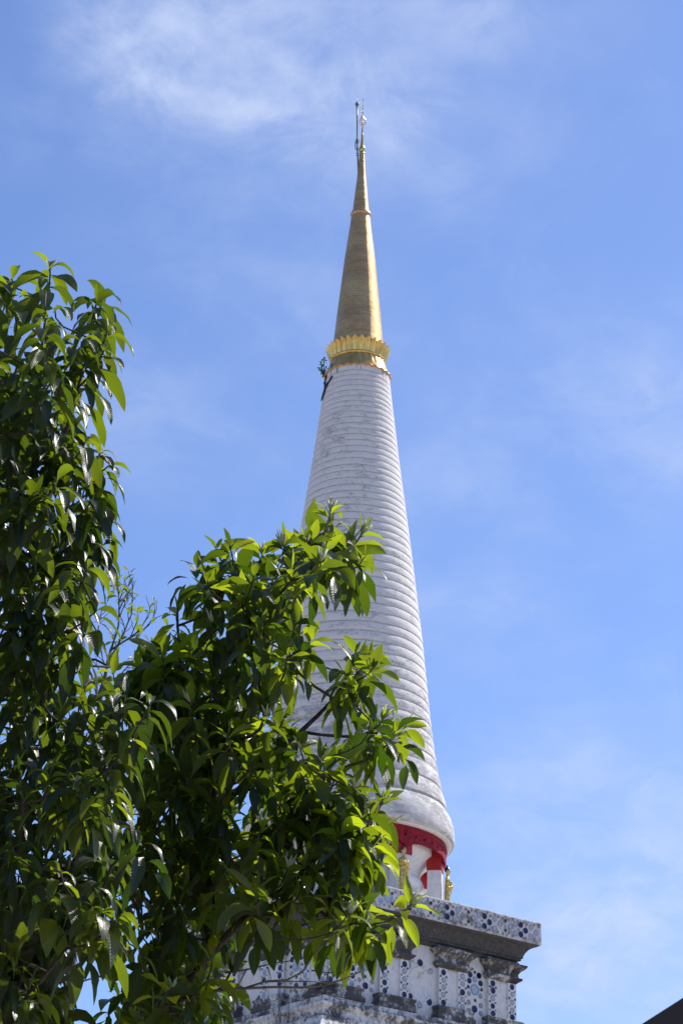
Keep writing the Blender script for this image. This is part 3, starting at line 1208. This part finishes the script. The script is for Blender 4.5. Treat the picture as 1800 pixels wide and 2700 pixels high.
def shoots_to_leaves(out, shoots, spec):
    """each shoot: tip, axis, n leaves, leafy length, scale"""
    P, D, L, W, DR, RO, FO, RN = [], [], [], [], [], [], [], []
    for (tip, ax, n, ll, sc_, tone) in shoots:
        a = np.cross(ax, [0, 0, 1.0])
        if np.linalg.norm(a) < .1:
            a = np.array([1., 0, 0])
        a /= np.linalg.norm(a)
        b = np.cross(ax, a)
        ph = rng.uniform(0, 6.28)
        for i in range(n):
            s = i / max(n - 1, 1)
            az = ph + i * 2.39996 + rng.normal(0, .18)
            el = np.interp(s, [0, .25, .6, 1], spec['el']) + rng.normal(0, R(9))
            rad = math.cos(az) * a + math.sin(az) * b
            d = math.cos(el) * ax + math.sin(el) * rad
            P.append(tip - ax * ll * s ** 1.25)
            D.append(d)
            lf = spec['len'] * sc_ * np.interp(s, [0, .2, .5, 1], [.55, .85, 1, .95]) * rng.uniform(.66, 1.18)
            L.append(lf)
            W.append(lf * spec['wid'] * rng.uniform(.85, 1.15))
            DR.append(np.interp(s, [0, .3, 1], spec['droop']) * rng.uniform(.7, 1.3))
            RO.append(rng.normal(0, .38))
            FO.append(rng.uniform(.06, .50))
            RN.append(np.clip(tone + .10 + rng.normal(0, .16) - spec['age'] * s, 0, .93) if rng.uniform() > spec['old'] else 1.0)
    ar = lambda q: np.array(q, float)
    leaf_batch(out, ar(P), ar(D), ar(L), ar(W), ar(DR), ar(RO), ar(FO), ar(RN), spec['wavy'])


def unit(v):
    v = np.asarray(v, float)
    return v / np.linalg.norm(v)


def scatter(poly, depth, half, count, mind, tries=60000, rim=None):
    pts = []
    xs_, ys_ = [p[0] for p in poly], [p[1] for p in poly]
    A = np.zeros((0, 3))
    k_ = 0
    while len(pts) < count and k_ < tries:
        k_ += 1
        x, y = rng.uniform(min(xs_), max(xs_)), rng.uniform(min(ys_), max(ys_))
        if not inpoly(poly, x, y):
            continue
        dd = depth + half * rng.uniform(-1, 1)
        p = pix(x, y, dd)
        if len(A) and (np.linalg.norm(A - p, axis=1) < mind).any():
            continue
        pts.append((p, x, y))
        A = np.array([q[0] for q in pts])
    return pts


# ------------------------------------------------------------------ left tree: long drooping glossy leaves
mango = thing('tree', 'tall dark tree with long glossy drooping leaves filling the left edge', 'tree')
DM = 10.6
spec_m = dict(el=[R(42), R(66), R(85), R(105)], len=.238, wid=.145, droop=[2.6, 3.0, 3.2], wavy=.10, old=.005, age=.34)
sil_m = [  # crown edge shoots (photo position of the growing tip, lean in x)
    (132, 706, .05, 0), (30, 735, -.3, .1), (-40, 720, -.2, -.2), (118, 850, .1, -.25), (255, 795, .25, .0), (278, 805, .3, .25), (285, 870, .35, -.1), (40, 830, -.1, -.2), (215, 900, .4, -.3), (272, 930, .5, -.1),
    (60, 960, .1, -.3), (150, 985, .35, -.35), (-20, 930, -.1, 0), (240, 1010, .45, .1), (30, 1080, 0, -.3), (170, 1110, .4, .2), (105, 1170, .2, -.3), (225, 1165, .5, -.3), (265, 1195, .5, -.1), (20, 1200, -.2, 0),
    (290, 1225, .55, .2), (150, 1270, .3, -.3), (60, 1300, .1, -.35), (245, 1310, .5, -.3), (280, 1375, .6, .1), (190, 1390, .4, -.3), (110, 1420, .1, -.2), (20, 1400, -.2, -.2), (270, 1440, .5, .2),
    (230, 1500, .45, -.2), (130, 1530, .2, -.35), (40, 1540, 0, -.3), (220, 1590, .6, -.1), (255, 1610, .5, -.25), (150, 1640, .3, -.3), (60, 1660, 0, -.3), (200, 1720, .4, -.1), (90, 1760, .1, -.3),
    (270, 1800, .4, -.35), (400, 1850, .5, -.45), (330, 1835, .4, -.45), (215, 1860, .2, -.4), (40, 1860, 0, -.3), (130, 2050, .1, -.45), (230, 2060, .3, -.45), (290, 2090, .45, -.45), (180, 2030, .1, -.45), (60, 2080, -.1, -.4),
    (330, 1960, .3, -.3), (30, 2230, 0, -.4), (245, 2390, .35, -.4), (310, 2420, .5, -.35), (160, 2300, .2, -.4), (270, 2410, .4, -.45)]
sh_m = []
for (x, y, lx, ly) in sil_m:
    p = pix(x, y, DM + ly * 1.1 + rng.normal(0, .12))
    sh_m.append((p, unit((lx + rng.normal(0, .1), ly * .6 + rng.normal(0, .15), .95)), int(rng.integers(12, 17)), rng.uniform(.16, .26), rng.uniform(.92, 1.08), rng.uniform(.15, .75)))
poly_m = [(-700, 900), (-300, 780), (-60, 800), (60, 760), (130, 780), (200, 900), (215, 1060), (170, 1120), (235, 1230), (240, 1420), (190, 1540), (200, 1700), (210, 1780), (330, 1880), (380, 2050), (330, 2230), (280, 2380), (190, 2440), (150, 2650), (110, 2900), (-700, 2950)]
for (p, x, y) in scatter(poly_m, DM + .6, 1.05, 470, .115):
    sh_m.append((p, unit((rng.normal(.1, .35), rng.normal(-.1, .4), .8)), int(rng.integers(9, 14)), rng.uniform(.16, .30), rng.uniform(.9, 1.1), rng.uniform(.0, .7)))
for (p, x, y) in scatter([(-150, 2250), (150, 2300), (165, 2500), (130, 2780), (-150, 2800)], DM + .9, .5, 70, .1):
    sh_m.append((p, unit((rng.normal(.1, .35), rng.normal(-.1, .4), .8)), int(rng.integers(9, 14)), rng.uniform(.16, .30), rng.uniform(.9, 1.1), rng.uniform(.0, .5)))
sk = Skeleton()
base_m = np.array([-2.35, DM + .8, -.1])
sk.limb([base_m, base_m + [.05, 0, 1.2], pix(-330, 2800, DM + .7), pix(-150, 2350, DM + .6), pix(-80, 1900, DM + .6), pix(-20, 1560, DM + .55), pix(30, 1400, DM + .5), pix(70, 1200, DM + .4), pix(100, 1000, DM + .3), pix(115, 850, DM + .1), pix(131, 745, DM)])
sk.limb([pix(-20, 1560, DM + .55), pix(60, 1380, DM + .2), pix(160, 1180, DM + .05), pix(215, 980, DM), pix(248, 840, DM)])
sk.limb([pix(-80, 1900, DM + .6), pix(60, 1800, DM + .3), pix(200, 1740, DM + .1), pix(290, 1760, DM)])
sk.limb([pix(-150, 2350, DM + .6), pix(0, 2260, DM + .2), pix(130, 2180, DM), pix(230, 2110, DM - .1)])
sk.limb([pix(-80, 1900, DM + .6), pix(-300, 1600, DM + .9), pix(-380, 1300, DM + 1.0), pix(-350, 1000, DM + 1.)])
sk.limb([pix(-250, 2600, DM + .6), pix(-60, 2560, DM + .4), pix(120, 2480, DM + .3), pix(240, 2430, DM)])
for s in sorted(sh_m, key=lambda s: np.linalg.norm(s[0] - np.array(sk.pos), axis=1).min()):
    sk.join(s[0], s[1])
sk.mesh(.13).build('trunk', MAT['bark'], mango)
out = []
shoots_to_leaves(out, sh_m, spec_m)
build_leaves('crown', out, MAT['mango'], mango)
print('left tree leaves', sum(len(o[0]) for o in out) // 45)

# ------------------------------------------------------------------ middle tree: broad yellow-green whorls in front of the stupa
champ = thing('tree', 'bushy tree with broad yellow-green leaf whorls in front of the stupa', 'tree')
DC = 12.0
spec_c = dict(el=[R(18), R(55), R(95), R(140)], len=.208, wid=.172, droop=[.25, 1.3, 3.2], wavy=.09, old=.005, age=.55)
sil_c = [
    (872, 1345, .05, 0), (800, 1420, -.1, .2), (745, 1435, -.15, -.1), (925, 1440, .5, 0), (690, 1460, 0, .2), (604, 1480, -.05, -.1), (560, 1560, -.3, 0), (467, 1615, -.1, 0), (845, 1480, .1, -.4), (770, 1500, 0, -.4),
    (640, 1560, 0, -.3), (720, 1580, .1, -.4), (560, 1640, -.1, -.35), (960, 1470, .4, -.2), (640, 1660, .1, -.4), (470, 1720, -.1, -.3), (815, 1690, .2, -.3), (365, 1745, -.1, .1), (420, 1760, 0, -.2),
    (970, 1735, .45, 0), (985, 1760, .4, -.25), (760, 1720, .1, -.4), (690, 1740, 0, -.3), (570, 1780, 0, -.35), (500, 1850, -.1, -.35), (920, 1790, .35, -.3), (1010, 1895, .5, 0), (1035, 1945, .4, -.2), (850, 2000, .3, -.35),
    (600, 1940, 0, -.45), (700, 1890, .1, -.3), (740, 1935, .2, .1), (790, 1970, .1, -.4), (660, 2010, 0, -.3), (590, 2080, .1, -.45), (500, 2050, -.1, -.35), (930, 2080, .45, -.1), (880, 2060, .3, .0), (1005, 2120, .5, .1), (975, 2170, .4, -.3), (955, 1405, .5, .1), (1070, 1915, .6, .05), (960, 2130, .4, -.3),
    (900, 2190, .3, -.35), (820, 2150, .1, -.2), (740, 2120, 0, -.3), (690, 2180, .0, -.3), (600, 2230, 0, -.4), (530, 2200, -.1, -.3), (950, 2270, .4, .1), (930, 2290, .4, -.2), (840, 2270, .1, -.3), (760, 2290, .1, -.35), (660, 2330, .1, -.3),
    (1085, 2385, .8, -.1), (1005, 2195, .5, .0), (975, 2235, .5, -.3), (1010, 2250, .5, .2), (900, 2330, .3, -.3), (950, 2390, .4, .1), (690, 2385, .2, -.4), (790, 2360, .2, -.35), (920, 2410, .5, -.2), (860, 2400, .3, 0), (960, 2450, .5, .1), (720, 2350, .2, -.3), (590, 2400, .1, -.1), (560, 2540, .1, -.3), (610, 2560, .3, -.2), (530, 2600, .2, -.4), (450, 2620, 0, -.4), (520, 2680, .4, -.35), (430, 2500, -.1, -.2), (470, 2390, -.1, -.3), (450, 2280, -.1, -.3), (400, 2680, -.2, -.3)]
sh_c = []
for (x, y, lx, ly) in sil_c:
    p = pix(x, y, DC + ly * 1.3 + rng.normal(0, .12))
    sh_c.append((p, unit((lx + rng.normal(0, .1), ly * .5 + rng.normal(0, .12), .95)), int(rng.integers(10, 15)), rng.uniform(.13, .20), rng.uniform(.88, 1.1), rng.uniform(.35, .95)))
clumps = [(840, 1460, 110, 80, 12, 0), (610, 1520, 120, 80, 13, .1), (470, 1730, 90, 70, 10, 0), (700, 1580, 80, 80, 9, -.2), (950, 1740, 50, 30, 4, 0), (570, 1760, 170, 90, 24, .3), (370, 1800, 90, 60, 9, .2), (780, 1700, 80, 40, 6, .2),
          (990, 1915, 60, 30, 5, 0), (660, 1900, 120, 60, 12, .3), (520, 1960, 150, 110, 26, .2), (840, 2050, 100, 60, 10, .1), (930, 2150, 60, 45, 6, 0), (700, 2110, 150, 90, 20, .3), (480, 2180, 130, 110, 22, .2), (620, 2250, 140, 80, 15, .2),
          (830, 2240, 110, 50, 9, .1), (440, 2390, 120, 100, 16, .3), (960, 2400, 50, 25, 3, 0), (700, 2330, 70, 40, 5, 0), (890, 2400, 60, 25, 4, 0), (500, 2600, 80, 80, 10, .1), (380, 2620, 90, 120, 14, .3), (450, 2870, 110, 110, 12, .3)]
fill = []
for (x0, y0, rx_, ry_, n_, dz_) in clumps:
    poly_ = [(x0 + rx_ * math.cos(a), y0 + ry_ * math.sin(a)) for a in np.linspace(0, 2 * math.pi, 13)[:-1]]
    fill += scatter(poly_, DC + dz_ + rng.normal(0, .15), .55, max(1, int(n_ * (.85 if y0 < 2000 or x0 < 560 else .60))), .12, tries=2500)
for (p, x, y) in fill:
    sh_c.append((p, unit((rng.normal(.1, .35), rng.normal(-.1, .35), .85)), int(rng.integers(9, 14)), rng.uniform(.15, .24), rng.uniform(.9, 1.1), rng.uniform(.1, .85)))
sk = Skeleton()
base_c = np.array([-1.15, DC + .2, -.1])
sk.limb([base_c, base_c + [.03, 0, 1.5], pix(330, 2850, DC + .15), pix(470, 2620, DC + .05), pix(540, 2540, DC), pix(548, 2430, DC), pix(556, 2320, DC), pix(560, 2150, DC + .1), pix(575, 1980, DC + .1), pix(600, 1820, DC + .1), pix(640, 1660, DC + .1), pix(640, 1560, DC), pix(612, 1480, DC)])
sk.limb([pix(540, 2540, DC), pix(600, 2470, DC - .1), pix(680, 2390, DC - .15), pix(760, 2340, DC - .15), pix(850, 2250, DC - .1), pix(930, 2220, DC - .1), pix(1010, 2170, DC)])
sk.limb([pix(560, 2150, DC + .1), pix(680, 2030, DC), pix(790, 1930, DC), pix(880, 1840, DC), pix(960, 1760, DC)])
sk.limb([pix(600, 1820, DC + .1), pix(700, 1700, DC + .1), pix(780, 1580, DC), pix(840, 1450, DC), pix(870, 1360, DC)])
sk.limb([pix(575, 1980, DC + .1), pix(500, 1850, DC), pix(470, 1720, DC), pix(467, 1600, DC)])
sk.limb([pix(760, 2340, DC - .15), pix(860, 2420, DC - .1), pix(960, 2450, DC), pix(1080, 2390, DC)])
sk.limb([pix(330, 2850, DC + .15), pix(420, 2700, DC - .1), pix(520, 2660, DC - .2)])
for s in sorted(sh_c, key=lambda s: np.linalg.norm(s[0] - np.array(sk.pos), axis=1).min()):
    sk.join(s[0], s[1])
sk.mesh(.075).build('trunk', MAT['bark'], champ)
out = []
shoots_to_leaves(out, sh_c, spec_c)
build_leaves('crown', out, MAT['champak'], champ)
print('middle tree leaves', sum(len(o[0]) for o in out) // 45)
# pale buds at shoot tips
bud = MB()
for i in range(6):
    t = 2 * math.pi * i / 6
    bud.tube([(0, 0, 0), (.012 * math.cos(t), .012 * math.sin(t), .025), (.022 * math.cos(t) * (1 + .5 * (i % 2)), .022 * math.sin(t), .05 + .01 * (i % 3))], [.006, .007, .002], 5)
bud.ball((0, 0, .02), .012, 8, 6, (1, 1, 1.8))
b0 = None
for i, s in enumerate(sh_c[:len(sil_c)]):
    if i % 2:
        continue
    if b0 is None:
        b0 = bud.build('flower_bud', MAT['bud'], champ)
        o = b0
    else:
        o = b0.copy()
        COL.objects.link(o)
        o.parent = champ
    o.location = Vector(s[0])
    o.rotation_euler = Vector(s[1]).to_track_quat('Z', 'Y').to_euler()
    o.scale = (1.1,) * 3


# bare grey twigs of the middle tree
def twig_tree(mb, p, d, L, r, depth, spread=.55, flat=None):
    pts = [np.array(p, float)]
    dd = unit(d)
    m = 6
    kids = []
    for i in range(m):
        dd = unit(dd + rng.normal(0, .10, 3))
        pts.append(pts[-1] + dd * L / m)
        if depth > 0 and i >= 1 and rng.uniform() < .75:
            ax = unit(np.cross(dd, rng.normal(0, 1, 3)))
            kids.append((pts[-1].copy(), unit(dd + ax * spread * rng.uniform(.7, 1.6)), L * rng.uniform(.35, .65), r * .6))
    mb.tube(pts, np.linspace(r, r * .55, m + 1), 6)
    tips = [pts[-1]]
    for k_ in kids:
        tips += twig_tree(mb, *k_, depth - 1, spread)
    return tips


def dead(mb, pl_, r):
    pts = np.array([pix(x, y, DC - .35 + dz) for (x, y, dz) in pl_])
    mb.tube(pts + rng.normal(0, .003, pts.shape), np.linspace(r, r * .4, len(pts)), 6)


dt = MB()
dead(dt, [(470, 2640, .1), (560, 2614, 0), (640, 2606, -.05), (720, 2606, 0), (790, 2605, .03), (850, 2598, 0), (900, 2583, 0), (950, 2565, .02)], .0085)
dead(dt, [(640, 2606, -.05), (700, 2590, -.1), (760, 2585, -.05), (800, 2560, 0), (820, 2520, .05), (850, 2490, .05), (878, 2470, .05)], .006)
dead(dt, [(700, 2590, -.1), (750, 2586, -.1), (820, 2590, -.1), (870, 2595, -.1), (930, 2575, -.1)], .004)
dead(dt, [(590, 2565, .1), (650, 2555, .05), (720, 2545, 0), (760, 2535, 0), (778, 2520, .02)], .005)
dead(dt, [(650, 2555, .05), (635, 2590, 0), (628, 2606, 0)], .004)
dead(dt, [(705, 2550, 0), (712, 2570, 0), (715, 2585, 0)], .003)
dead(dt, [(820, 2560, 0), (855, 2565, -.03), (900, 2565, -.05), (920, 2553, -.05)], .004)
dead(dt, [(858, 2595, 0), (868, 2560, .03), (878, 2530, .03)], .003)
dead(dt, [(845, 2600, 0), (860, 2618, -.02), (890, 2635, 0), (905, 2637, 0)], .0035)
dead(dt, [(740, 2600, 0), (760, 2580, .05), (795, 2570, .05), (800, 2556, .05)], .003)
dead(dt, [(776, 2463, .1), (800, 2480, .1), (830, 2489, .1), (848, 2490, .1)], .0035)
dead(dt, [(800, 2420, .1), (820, 2452, .1), (845, 2461, .1), (865, 2462, .1)], .0035)
dt.build('dead_twigs', MAT['greybark'], champ)

# ------------------------------------------------------------------ thin half-bare tree behind
bare = thing('tree', 'thin half-bare grey twigs with a few small leaves between the two leafy trees', 'tree')
DB = 13.6
tw = MB()
b0_ = np.array([pix(150, 2900, DB)[0], DB, -.1])
stem = [b0_, b0_ + [0, 0, 1.4], pix(150, 2900, DB), pix(190, 2550, DB), pix(230, 2100, DB), pix(262, 1860, DB), pix(285, 1740, DB), pix(300, 1690, DB)]
tw.tube(stem, [.04, .035, .03, .024, .018, .013, .009, .006], 7)
tips = []
for (x, y, dx, dz, L) in [(283, 1745, .55, .9, .42), (300, 1690, .35, .9, .36), (292, 1715, .8, .5, .36), (275, 1800, .8, .45, .35), (268, 1840, .2, .9, .5), (240, 2050, -.4, .9, .5), (255, 1900, .6, .6, .4), (262, 1860, -.3, .9, .7), (285, 1740, -.35, .8, .7),
                          (215, 2250, .7, .5, .5), (195, 2500, .5, .8, .5), (185, 2600, .7, .3, .5), (190, 2560, .2, .9, .5)]:
    tips += twig_tree(tw, pix(x, y, DB), (dx, rng.normal(0, .2), dz), L * .78, .0068, 2)
tw.build('trunk', MAT['greybark'], bare)
sh_b = [(t_, unit(rng.normal(0, 1, 3) * [.5, .5, .2] + [0, 0, .7]), int(rng.integers(3, 6)), .05, 1., rng.uniform(.3, .9)) for t_ in tips if rng.uniform() < .33]
out = []
shoots_to_leaves(out, sh_b, dict(el=[R(20), R(50), R(80), R(100)], len=.085, wid=.17, droop=[.2, .8, 1.2], wavy=.05, old=.02, age=.3))
build_leaves('crown', out, MAT['small'], bare)

# ------------------------------------------------------------------ sapling rooted under the gilt skirt
sap = thing('sapling', 'small wild plant sprouting below the left edge of the gold skirt with dark hanging roots', 'plant')
t = R(-80)
sp = np.array([CX + 1.19 * math.sin(t), CY - 1.19 * math.cos(t), 43.22])
st = MB()
sa = []
for (dx, dz) in ((-.28, .70), (-.10, .95), (-.22, .45), (-.02, .70), (-.36, .50), (-.12, .35)):
    e = sp + np.array([dx * .7, rng.normal(0, .12), dz * .78])
    st.tube([sp, (sp + e) / 2 + np.array([-.05, 0, .02]), e], [.02, .016, .008], 6)
    sa.append((e, unit((dx, 0, .6)), 10, .14, 1., .3))
st.build('stem', MAT['bark'], sap)
out = []
shoots_to_leaves(out, sa, dict(el=[R(20), R(60), R(90), R(110)], len=.14, wid=.28, droop=[.2, .5, 1.0], wavy=.05, old=.0, age=.3))
build_leaves('foliage', out, MAT['small'], sap)
rt = MB()


def on_cone(az, zz, lift=.03):
    r_ = float(cone_r(zz)) + lift
    return np.array([CX + r_ * math.sin(R(az)), CY - r_ * math.cos(R(az)), zz])


for pl_, r_ in (([(-48, 42.95), (-55, 42.80), (-62, 42.66), (-69, 42.60), (-74, 42.50), (-79, 42.40), (-83, 42.25)], .06), ([(-76, 42.95), (-68, 42.72), (-66, 42.5), (-74, 42.2)], .07), ([(-60, 42.80), (-66, 42.66), (-70, 42.5), (-77, 42.3)], .06), ([(-70, 43.2), (-72, 42.9), (-72, 42.6)], .05)):
    rt.tube([on_cone(*q) for q in pl_], np.linspace(r_ * .6, r_ * .3, len(pl_)), 6)
rt.build('root', MAT['black'], sap)

# ------------------------------------------------------------------ dark eave corner at the lower right
pav = thing('pavilion', 'dark timber pavilion whose roof corner rises at the lower right', 'building')
DPV = 5.2
e0, e1 = pix(1700, 2703, DPV), pix(1800, 2639, DPV)
dirv = unit(e1 - e0)
A0 = e0 - dirv * .25
A1 = e0 + dirv * 2.2
back = np.array([.25, 4.0, 0])
nrm = unit(np.cross(dirv, back))
nrm = nrm if nrm[2] > 0 else -nrm
rf = MB()
rf.hexa([A0 - nrm * .05, A1 - nrm * .05, A1 + back - nrm * .05, A0 + back - nrm * .05, A0 - nrm * .012, A1 - nrm * .012, A1 + back - nrm * .012, A0 + back - nrm * .012])
for i in range(14):
    a = A0 + dirv * (i * .175)
    rf.hexa([a + v for v in (-nrm * .011 + back * .002, dirv * .19 - nrm * .011 + back * .002, dirv * .19 + back - nrm * .011, back - nrm * .011, back * .002 + nrm * .006, dirv * .16 - nrm * .001 + back * .002, dirv * .16 + back - nrm * .001, back + nrm * .006)])
rf.build('roof', MAT['tile'], pav, smooth=False)
vb = MB()
vb.hexa([A0 - nrm * .16 - back * .008, A1 - nrm * .16 - back * .008, A1 - nrm * .16 - back * .001, A0 - nrm * .16 - back * .001, A0 - back * .008, A1 - back * .008, A1 - back * .001, A0 - back * .001])
vb.build('bargeboard', MAT['roofwood'], pav, smooth=False)
for (q, bk) in ((.55, .06), (2.0, .06), (.55, .9), (2.0, .9)):
    c = A0 + dirv * q + back * bk - nrm * .06
    po = MB()
    po.hexa([np.array([c[0] + a * .07, c[1] + b * .07, zz]) for zz in (0, c[2] - .03) for (a, b) in ((-1, -1), (1, -1), (1, 1), (-1, 1))])
    po.build('post', MAT['roofwood'], pav, smooth=False)
